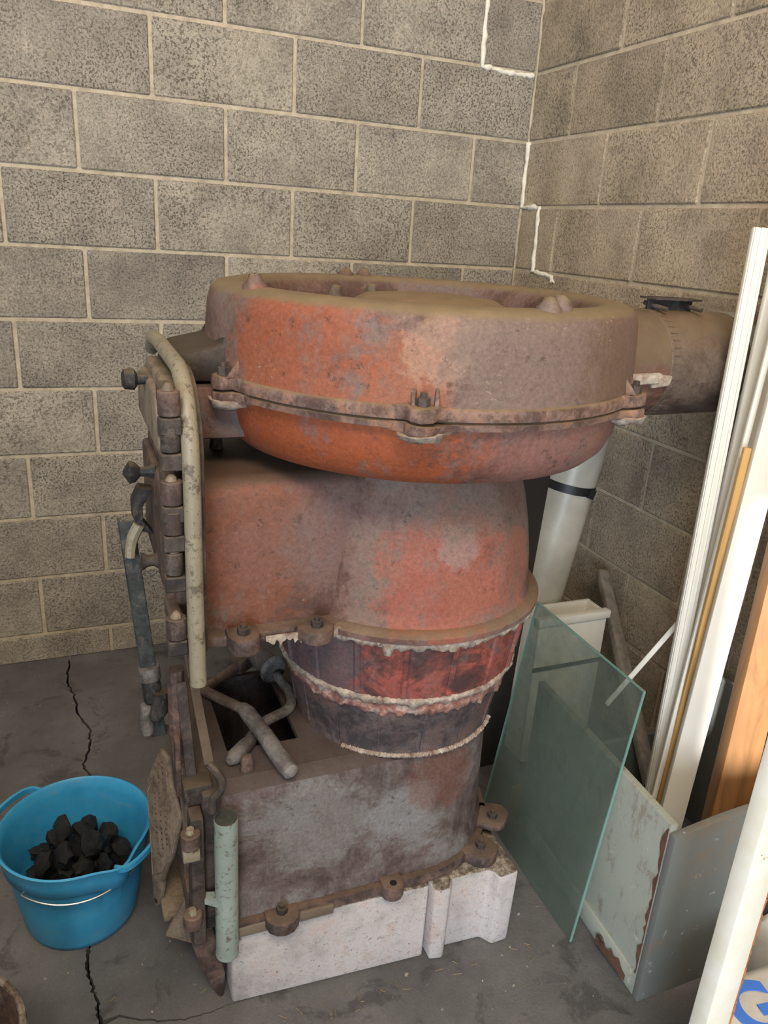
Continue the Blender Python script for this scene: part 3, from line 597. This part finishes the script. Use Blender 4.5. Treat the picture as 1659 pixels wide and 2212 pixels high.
# the cast plate leans in a plane of its own; flatten the outline on it
pn = Vector((-.9, -.42, .1)).normalized(); pp = Vector((-1.385, -1.25, .3))
pl3 = [Vector(q)-pn*(Vector(q)-pp).dot(pn) for q in plate]
dp = MB().prism(pl3, -pn*.009).build('draft_plate', 'tan_plate', ad, bevel=.0025)
ce = sum(pl3, Vector())/len(pl3)
rb = [ce+(q-ce)*.86+pn*.0003 for q in pl3[:4]+pl3[8:]]
MB().tube([q for q in rb], .0016, 6, closed=True).build('cast_line', 'tan_plate', dp)
u1 = (pl3[3]-pl3[1]).normalized(); u2 = pn.cross(u1).normalized()
dots = MB(); rd = random.Random(5)
for i in range(15):
    for j in range(3):
        c = pl3[1].lerp(pl3[12], .38+.2*j)+u1*(.004+.0115*i+rd.uniform(-.003, .003)); c = c-pn*((c-pp).dot(pn)); dots.tube([c-pn*.002, c+pn*.0012], [.0032, .0022], 6)
tag(dots.build('cast_pattern', 'iron_red', dp), None, None, None, 'stuff')
MB().tube([pl3[5]+Vector((.001, .002, .016))+pn*.0006, pl3[5]+Vector((.001, .002, .016))-pn*.0096], .005, 12).build('handle_hole', 'dark', dp)
# draft slide strap with its hooked end, and the little door frame bits above the ash door
st = MB().beam((-1.333, -1.225, .70), (-1.327, -1.425, .575), .016, .005, (1, 0, .0)).build('draft_strap', 'iron', FR, bevel=.001)
hk = smooth_path([(-1.327, -1.425, .575), (-1.318, -1.435, .568), (-1.309, -1.438, .548), (-1.312, -1.438, .53), (-1.324, -1.437, .515), (-1.326, -1.436, .49)], 5)
MB().tube(hk, .007, 8).build('strap_hook', 'iron', st)
MB().beam((-1.352, -1.30, .66), (-1.348, -1.38, .485), .018, .008, (1, 0, .3)).build('draft_rod', 'iron', FR, bevel=.002)
MB().tube([(-1.358, -1.27, .665), (-1.36, -1.31, .57), (-1.362, -1.335, .52)], [.015, .017, .012], 10).build('draft_roller', 'iron_red', FR)
MB().box((-1.366, -1.40, .478), (-1.318, -1.36, .515)).build('latch_block', 'iron', FR, bevel=.003)
MB().box((-1.374, -1.37, .478), (-1.365, -1.345, .59)).build('latch_stop', 'iron_red', FR, bevel=.002)
# a bracket lug on top of the base
MB().prism([(-1.262, -1.357, ZT), (-1.236, -1.357, ZT), (-1.240, -1.352, ZT+.03), (-1.257, -1.352, ZT+.03)], (0, .012, 0)).build('square_lug', 'iron_red', FR, bevel=.002)

# --- crank handles lying on the base
def tool(name, label, cat): return thing(name, (-1.2, -1.2, ZT), label, cat, 'crank handles on the furnace base')
t1 = tool('crank_handle', 'bent iron crank with square end and long grey grip, uppermost on the furnace base', 'crank')
z1 = ZT+.030
MB().tube(smooth_path([(-1.192, -1.02, z1-.013), (-1.262, -1.079, z1-.013), (-1.284, -1.093, z1-.012), (-1.275, -1.125, z1-.006), (-1.226, -1.222, z1+.010)], 5), .0105, 12).build('rod', 'tool_red', t1)
MB().tube([(-1.228, -1.215, z1+.010), (-1.222, -1.235, z1+.010), (-1.205, -1.30, z1+.002), (-1.186, -1.38, z1-.010), (-1.181, -1.398, z1-.012), (-1.179, -1.404, z1-.012)], [.012, .0155, .0155, .0165, .0145, .006], 14).build('grip', 'tool', t1)
MB().beam((-1.205, -1.03, z1-.012), (-1.172, -1.003, z1-.012), .034, .030, (.6, -.8, 0)).build('square_end', 'tool_red', t1, bevel=.003)
t2 = tool('crank_handle', 'iron crank with round socket and collar, lying beneath the long-gripped crank', 'crank')
z2 = ZT+.011
MB().tube(smooth_path([(-1.132, -1.10, z2+.018), (-1.116, -1.145, z2), (-1.13, -1.20, z2), (-1.185, -1.23, z2), (-1.215, -1.26, z2), (-1.235, -1.29, z2)], 6), .0105, 12).build('rod', 'tool', t2)
MB().tube([(-1.225, -1.28, z2+.001), (-1.24, -1.296, z2+.002), (-1.268, -1.325, z2+.003), (-1.277, -1.333, z2+.003)], [.011, .0145, .0145, .008], 12).build('grip', 'tool', t2)
MB().tube([(-1.156, -1.012, z2+.022), (-1.136, -1.075, z2+.022)], [.024, .024], 14).build('socket', 'tool', t2, bevel=.003)
MB().tube([(-1.137, -1.076, z2+.022), (-1.134, -1.086, z2+.022), (-1.132, -1.092, z2+.022)], [.026, .032, .026], 18).build('collar', 'tool', t2)

# --- flue pipe
FP = thing('flue_pipe', (-.28, -1.15, 1.07), 'dusty brown flue pipe running from furnace drum into right wall', 'stove pipe')
ax = lambda x: (x, -1.15, 1.18)
MB().tube([ax(-.60), ax(-.50), ax(-.372)], [.108, .109, .111], 48).build('cast_collar', 'collar', FP)
MB().tube([ax(-.376), ax(-.372), ax(-.160), ax(-.157)], [.107, .1125, .1095, .106], 56).build('pipe_section', 'flue', FP)
cr_ = MB()
for k in range(44):
    t = 2*PI*k/44; d = Vector((0, math.cos(t), math.sin(t))); cr_.beam(Vector(ax(-.366))+d*.1126, Vector(ax(-.348))+d*.1118, .002, .0022, d)
tag(cr_.build('crimped_edge', 'flue', FP), None, None, None, 'stuff')
MB().tube([ax(-.165), ax(-.16), ax(-.125), ax(-.12)], [.105, .1105, .1105, .105], 56).build('galvanised_band', 'galv', FP)
MB().tube([ax(-.125), ax(.002)], .106, 48).build('pipe_section', 'flue', FP)
cl = MB().beam((-.372, -1.155, 1.302), (-.255, -1.155, 1.300), .006, .034, (0, 1, 0)).build('pipe_clamp', 'black_iron', FP, bevel=.001)
MB().beam((-.372, -1.155, 1.315), (-.25, -1.155, 1.314), .05, .004, (0, 1, 0)).build('clamp_flange', 'iron', cl)
for x in (-.362, -.272): MB().tube([(x, -1.135, 1.304), (x+.006, -1.20, 1.296)], .0045, 8).build('clamp_bolt', 'iron', cl)
cd = MB(); cd.box((-.50, -1.272, 1.155), (-.40, -1.236, 1.178)); cd.box((-.415, -1.268, 1.15), (-.372, -1.236, 1.176)); cd.jitter(.004).build('cement_dab', 'cement', FP, bevel=.004)
# --- blue tub with coal
TX, TY = -1.548, -1.088
TB = thing('plastic_tub', (TX, TY, 0), 'scuffed bright blue plastic tub of coal standing on the floor', 'bucket')
def lip(q, z, t, i):
    k = math.exp(-((t-math.radians(300))/.22)**2) if z > .17 else 0
    return q+.016*k, z-.004*k
m = MB(); m.lathe([(.0, .0), (.098, .0), (.108, .004), (.114, .02), (.126, .10), (.133, .165), (.136, .172), (.142, .176), (.144, .20), (.149, .222), (.151, .226), (.147, .228), (.143, .224), (.138, .20), (.130, .165), (.122, .10), (.110, .022), (.10, .012), (.0, .012)], (TX, TY, 0), 80, lip)
m.build('tub_body', 'blue', TB, angle=60)
def loop(a0):
    d = Vector((math.cos(a0), math.sin(a0), 0)); s = Vector((-d.y, d.x, 0)); c = Vector((TX, TY, .218)); p = []
    for k in range(17):
        t = -PI/2+PI*k/16; p.append(c+d*(.138+.036*max(0, math.cos(t))**.6)+s*.066*math.sin(t)+Vector((0, 0, .004*math.cos(t))))
    m = MB()
    for q in range(len(p)-1): m.beam(p[q], p[q+1]+(p[q+1]-p[q])*.15, .012, .007, (0, 0, 1))
    return m.build('loop_handle', 'blue', TB, bevel=.0)
loop(math.radians(142)); loop(math.radians(-38))
w = [(TX+.1515*math.cos(t)*1.0, TY+.1515*math.sin(t), .178-.012*math.sin((t-math.radians(232))/math.radians(95)*PI) if 0 else .182-.014*math.sin(max(0, min(1, (t-math.radians(228))/math.radians(90)))*PI)) for t in [math.radians(228+90*k/20) for k in range(21)]]
MB().tube([(TX+.140*math.cos(math.radians(228)), TY+.140*math.sin(math.radians(228)), .184)]+w+[(TX+.14*math.cos(math.radians(318)), TY+.14*math.sin(math.radians(318)), .184)], .0019, 6).build('wire_bail', 'wire', TB)
rc = random.Random(11); cm = []
for i in range(5):
    bm = bmesh.new(); bmesh.ops.create_icosphere(bm, subdivisions=2, radius=1)
    for v in bm.verts:
        f = 1
        for _ in range(1): f = rc.uniform(.72, 1.12)
        v.co = Vector((v.co.x*1.2, v.co.y, v.co.z*.75))*f
    me = bpy.data.meshes.new('coal_lump'); bm.to_mesh(me); bm.free(); me.materials.append(M['coal']); cm.append(me)
lumps = []
for layer, (zr, cnt, rad) in enumerate(((.04, 6, .05), (.085, 10, .072), (.12, 13, .08), (.15, 13, .08), (.178, 9, .06), (.20, 4, .03))):
    for i in range(cnt):
        ang = 2*PI*i/cnt+layer*.5; r = rad*(1 if i % 3 else .45); s = rc.uniform(.020, .0265)
        lumps.append([Vector((r*math.cos(ang), r*math.sin(ang), zr)), s])
for it in range(120):                      # let the heap settle: push lumps apart, keep them inside the tub
    for i in range(len(lumps)):
        p, s = lumps[i]; p.z -= .0003
        for j in range(i):
            q, t = lumps[j]; d = p-q; L = d.length; need = (s+t)*1.0
            if 1e-6 < L < need: d *= (need-L)/L*.5; p += d; q -= d
    for p, s in lumps:
        lim = .104+.10*p.z-s*1.2; rr3 = math.hypot(p.x, p.y)
        if rr3 > lim: p.x *= lim/rr3; p.y *= lim/rr3
        p.z = max(p.z, .014+s*1.05)
for k, (p, s) in enumerate(lumps):
    q = bpy.data.objects.new('coal_lump', cm[k % 5]); COL.objects.link(q); q.scale = (s, s, s); q.rotation_euler = [rc.uniform(0, 6) for _ in range(3)]
    q.location = (TX+p.x, TY+p.y, p.z)
    tag(q, 'black lump of coal heaped inside the blue plastic tub', 'coal', 'coal lumps in the blue tub')
# --- rusty pail cut by the lower left edge
PX, PY = -1.765, -1.53
PA = thing('metal_pail', (PX, PY, 0), 'rusty brown metal pail with a rolled rim in front of the blue tub', 'bucket')
MB().lathe([(.0, 0), (.105, 0), (.108, .01), (.134, .245), (.131, .245), (.105, .012), (.0, .012)], (PX, PY, 0), 56).build('pail_body', 'iron_red', PA)
MB().tube([(PX+.136*math.cos(2*PI*k/48), PY+.136*math.sin(2*PI*k/48), .247) for k in range(48)], .006, 8, closed=True).build('rolled_rim', 'bar_rust', PA)
MB().lathe([(.0, .10), (.117, .10), (.119, .16), (.06, .185), (.0, .19)], (PX, PY, 0), 32).jitter(.002).build('ash_fill', 'ash', PA)

# --- the low open bin by the right wall with timber standing in it
BN = thing('wooden_bin', (-.30, -1.4, 0), 'low open bin of grey-green painted panels beside the glass sheet', 'bin')
lpn = MB().prism([(-.535, -1.652, 0), (-.518, -1.652, 0), (-.488, -1.16, 0), (-.505, -1.16, 0)], (0, 0, .425)).build('side_panel', 'bin_green', BN, bevel=.002)
MB().prism([(-.541, -1.64, .018), (-.533, -1.64, .018), (-.507, -1.20, .018), (-.515, -1.20, .018)], (0, 0, .042)).build('bottom_rail', 'bin_green', lpn, bevel=.002)
sc_ = MB().tube([(-.540, -1.545, .03), (-.530, -1.545, .03)], .012, 14).build('bolt_head', 'iron', lpn, bevel=.001)
rr2 = random.Random(9); zz = [.055+.36*k/28 for k in range(29)]
ed = [(-1.649, z) for z in zz]+[(-1.649+max(.001, rr2.gauss(.006, .004)), z) for z in reversed(zz)]
MB().prism([(-.5362, y, z) for y, z in ed], (.0012, 0, 0)).build('bare_patch', 'bare_rust', lpn)
ed = [(y, .016) for y in [-1.63+.012*k for k in range(9)]]+[(y, .020+abs(rr2.gauss(.012, .008))) for y in reversed([-1.63+.012*k for k in range(9)])]
MB().prism([(-.5418, y, z) for y, z in ed], (.0012, 0, 0)).build('bare_patch', 'bare_rust', lpn)
fp = MB(); tops = [(-.536, .418), (-.48, .425), (-.42, .432), (-.36, .436), (-.33, .434), (-.315, .442), (-.30, .450), (-.26, .455), (-.12, .455), (-.06, .45)]
fp.prism([(-.06, -1.668, 0), (-.536, -1.668, 0)]+[(x, -1.668, z-.008) for x, z in tops], (0, .016, 0)); fpn = fp.build('front_panel', 'bin_grey', BN, bevel=.002)
MB().box((-.06, -1.668, 0), (-.044, -1.16, .43)).build('side_panel', 'bin_grey', BN, bevel=.002)
MB().box((-.488, -1.176, 0), (-.06, -1.16, .205)).build('back_panel', 'bin_grey', BN, bevel=.002)

def plank(name, p0, p1, w, t, side, mat, label, cat='board', bev=.002, group=None, groove=False):
    p0, p1 = Vector(p0), Vector(p1); c = p0.lerp(p1, .5); m = MB(); m.beam(p0, p1, w, t, side)
    d = (p1-p0).normalized(); u = Vector(side); u = (u-d*u.dot(d)).normalized(); nn = d.cross(u)
    if not groove:
        o = m.build(name, mat, None, bevel=bev, loc=c); o.location = c; return tag(o, label, cat, group)
    r = thing(name, tuple(c), label, cat, group); m.build('board', mat, r, bevel=bev)
    for e, k in ((-.36, .16), (.0, .22), (.34, .14)): MB().beam(p0+u*w*e-nn*t*.5, p1+u*w*e-nn*t*.5, w*k, t*.5, side).build('moulding', mat, r, bevel=.001)
    return r
GW = 'timber standing in the bin'
plank('moulding_strip', (-.292, -1.372, .005), (-.243, -1.288, 1.46), .034, .014, (1, -.45, 0), 'white_wood', 'tall white moulding with ridged face, leftmost board in the bin', group=GW, groove=True)
plank('moulding_strip', (-.215, -1.342, .005), (-.150, -1.278, 1.60), .062, .012, (1, -.3, 0), 'white_wood', 'wide white board behind the ridged moulding, reaching highest beside the flue pipe', group=GW)
plank('wood_strip', (-.318, -1.412, .005), (-.268, -1.392, 1.055), .015, .010, (1, -.4, 0), 'yellow_pine', 'thin yellow pine strip between the white mouldings', group=GW)
plank('white_board', (-.338, -1.468, .005), (-.185, -1.385, 1.6), .054, .016, (1, -.45, 0), 'white_wood', 'broad flat white board, brightest in the middle of the bin', group=GW)
plank('white_board', (-.345, -1.415, .005), (-.192, -1.334, 1.58), .012, .010, (1, -.45, 0), 'white_wood', 'narrow white strip against the left edge of the broad white board', group=GW)
plank('wood_stud', (-.318, -1.590, .005), (-.122, -1.415, 1.50), .075, .036, (1, -.35, 0), 'pine', 'knotty brown pine stud right of the broad white board', group=GW)
plank('white_strip', (-.245, -1.634, .005), (-.158, -1.508, 1.05), .014, .012, (1, -.3, 0), 'white_wood', 'narrow white strip right of the brown pine stud', group=GW)
plank('white_strip', (-.222, -1.632, .005), (-.132, -1.514, 1.05), .016, .014, (1, -.3, 0), 'white_wood', 'second narrow white strip from the brown pine stud', group=GW)
plank('grey_board', (-.175, -1.625, .005), (-.09, -1.52, 1.0), .07, .014, (1, -.3, 0), 'grey_wood', 'weathered grey board at the right end of the bin', group=GW)

# --- glass sheet leaning on the bin
GL = thing('glass_sheet', (-.58, -1.3, 0), 'dusty greenish glass sheet leaning between the furnace and the bin', 'glass')
g0, g1, g2, g3 = Vector((-.584, -1.506, .002)), Vector((-.572, -1.09, .002)), Vector((-.499, -1.10, .605)), Vector((-.516, -1.502, .612))
gn = (g1-g0).cross(g3-g0).normalized()
MB().prism([g0, g1, g2, g3], gn*.005).build('pane', 'glass', GL)
for p, q in ((g0, g3), (g3, g2), (g2, g1)): MB().beam(p+gn*.0025, q+gn*.0025, .0052, .0022, gn).build('cut_edge', 'glass_edge', GL)
# --- junk behind the glass
WP = thing('plastic_pipe', (-.333, -.765, 0), 'fat white plastic pipe with a black strap leaning in the corner', 'pipe')
q0, q1 = Vector((-.333, -.765, .012)), Vector((-.172, -.778, 1.05)); qd = (q1-q0).normalized()
MB().tube([q0, q1], .074, 40).build('pipe_body', 'white_plastic', WP)
sp = q0+qd*.775; MB().tube([sp-qd*.012, sp+qd*.012], .0755, 40).build('strap', 'strap', WP); MB().beam(sp+Vector((.02, -.076, -.02)), sp+Vector((.03, -.074, .005)), .02, .006, (1, 0, 0)).build('strap_buckle', 'strap', WP)
plank('dark_board', (-.487, -.93, .004), (-.40, -.875, 1.02), .115, .014, (1, .1, 0), 'dark_wood', 'dark board standing in shade left of the white plastic pipe')  # dark board; its near-black tone also stands in for the furnace's shadow
plank('grey_stick', (-.212, -1.285, .147), (-.045, -.775, .49), .034, .022, (1, .4, .2), 'grey_wood', 'grey wooden batten leaning to the right wall behind the glass', 'stick')
plank('white_stick', (-.33, -1.21, .36), (-.222, -1.288, .63), .020, .012, (1, .6, 0), 'white_wood', 'short white stick crossing between the glass and the timber', 'stick')
bx = thing('drawer_box', (-.2, -.86, 0), 'white wooden box on the floor behind the glass sheet', 'box')
for a, b_, nm in (((-.37, -.95, 0), (-.15, -.938, .455), 'box_front'), ((-.37, -.938, 0), (-.358, -.872, .455), 'box_side'), ((-.162, -.938, 0), (-.15, -.872, .455), 'box_side'), ((-.37, -.872, 0), (-.15, -.86, .455), 'box_back'), ((-.358, -.938, .0), (-.162, -.872, .012), 'box_bottom')):
    MB().box(a, b_).build(nm, 'white_wood', bx, bevel=.002)
MB().box((-.376, -.957, .44), (-.144, -.934, .462)).build('box_rim', 'white_wood', bx, bevel=.002)
MB().box((-.372, -.953, .30), (-.148, -.949, .312)).build('box_groove', 'dark', bx)
plank('wood_block', (-.50, -1.135, .04), (-.24, -1.12, .04), .08, .05, (0, 0, 1), 'pine', 'short brown wood offcut on the floor behind the bin')

# --- splinter of wood lying on the block
plank('wood_splinter', (-1.285, -1.424, .195), (-1.10, -1.428, .196), .022, .008, (0, 0, 1), 'old_wood', 'grey splintered wood lath wedged on the long concrete block', 'lath')

# --- right foreground: painted post and sacks
PO = thing('steel_post', (-.61, -1.88, 0), 'white painted steel post with rusty edges in the right foreground', 'post')
MB().box((-.645, -1.895, 0), (-.592, -1.865, 1.5)).build('post_body', 'post', PO, bevel=.002)
re = MB(); z = 0
while z < 1.5:
    h = rr2.uniform(.006, .03); re.box((-.5935, -1.8955, z), (-.5935+rr2.uniform(.002, .005), -1.888, z+h)); z += h+rr2.uniform(0, .004)
re.jitter(.0007).build('rust_flakes', 'rust_edge', PO)
def sack(x0, x1, y0, y1, h, label, name='paper_sack'):
    r = thing(name, ((x0+x1)/2, (y0+y1)/2, 0), label, 'sack', 'white sacks at the right')
    m = MB(); nx, ny = 14, 8; V = []; F = []; rs = random.Random(int(h*1000))
    for z, s, in ((0, .96), (h*.15, 1.0), (h*.75, 1.0), (h*.95, .95), (h, .84)):
        for k in range(40):
            t = 2*PI*k/40; c, s_ = math.cos(t), math.sin(t); e = .35
            V.append(((x0+x1)/2+(x1-x0)/2*s*math.copysign(abs(c)**e, c)+rs.uniform(-.002, .002), (y0+y1)/2+(y1-y0)/2*s*math.copysign(abs(s_)**e, s_)+rs.uniform(-.002, .002), z+rs.uniform(-.001, .001)*(z > 0)))
    F = [(i*40+k, i*40+(k+1) % 40, (i+1)*40+(k+1) % 40, (i+1)*40+k) for i in range(4) for k in range(40)]+[tuple(range(40))[::-1], tuple(160+k for k in range(40))]
    m.add(V, F); m.build('sack_body', 'paper', r, angle=60); return r
s1 = sack(-.585, -.08, -2.06, -1.79, .20, 'white sack printed with a blue letter G behind the post')
s2 = sack(-.30, -.03, -1.765, -1.69, .17, 'plain white sack between the lettered sack and the bin')
cu = bpy.data.curves.new('letter_tmp', 'FONT'); cu.body = 'G'; cu.size = .13; cu.extrude = .0008; cu.offset = .004
to = bpy.data.objects.new('letter_tmp', cu); COL.objects.link(to); bpy.context.view_layer.update()
me = bpy.data.meshes.new_from_object(to.evaluated_get(bpy.context.evaluated_depsgraph_get())); bpy.data.objects.remove(to); bpy.data.curves.remove(cu)
me.name = 'printed_letter'; me.materials.clear(); me.materials.append(M['print'])
lo = bpy.data.objects.new('printed_letter', me); COL.objects.link(lo); lo.parent = s1; lo.location = Vector((-.537, -1.897, .2025))-Vector(s1['_w']); lo.rotation_euler = (0, 0, math.radians(-8))

# --- crumbs, straw and grit on the floor
rg = random.Random(21); gr_ = MB()
for i in range(260):
    x, y = rg.uniform(-1.85, -.4), rg.uniform(-1.75, -.05); s = rg.uniform(.0008, .003)*(1.6 if rg.random() < .1 else 1)
    if (-1.36 < x < -.68 and y > -1.46) or math.hypot(x-TX, y-TY) < .125 or math.hypot(x-PX, y-PY) < .12 or (x > -.55 and y > -1.69): continue
    u = [Vector((x, y, 0))+Vector((math.cos(t)*s*rg.uniform(.6, 1.3), math.sin(t)*s*rg.uniform(.6, 1.3), 0)) for t in (0, 1.6, 3.1, 4.7)]
    gr_.prism(u, (rg.uniform(-.001, .001), 0, s*rg.uniform(.6, 1.4)))
tag(gr_.build('floor_grit', 'pebble', None), 'pale grit and crumbs scattered over the dark concrete floor', 'grit', None, 'stuff')
sw = MB()
for i in range(46):
    x, y = (rg.uniform(-1.2, -.55), rg.gauss(-1.47, .03)) if i < 16 else (rg.uniform(-1.8, -.5), rg.uniform(-1.7, -.1))
    if -1.33 < x < -.68 and y > -1.455: y = -1.465-rg.random()*.04
    if math.hypot(x-TX, y-TY) < .14 or (x > -.57 and y > -1.69): continue
    t = rg.uniform(0, 6.3); L = rg.uniform(.004, .018); sw.tube([(x, y, .0012), (x+L*math.cos(t), y+L*math.sin(t), .002)], .0009, 4)
tag(sw.build('straw_bits', 'straw', None), 'bits of straw and wood chips on the floor along the blocks', 'straw', None, 'stuff')
for o in bpy.data.objects:
    if '_w' in o.keys(): del o['_w']
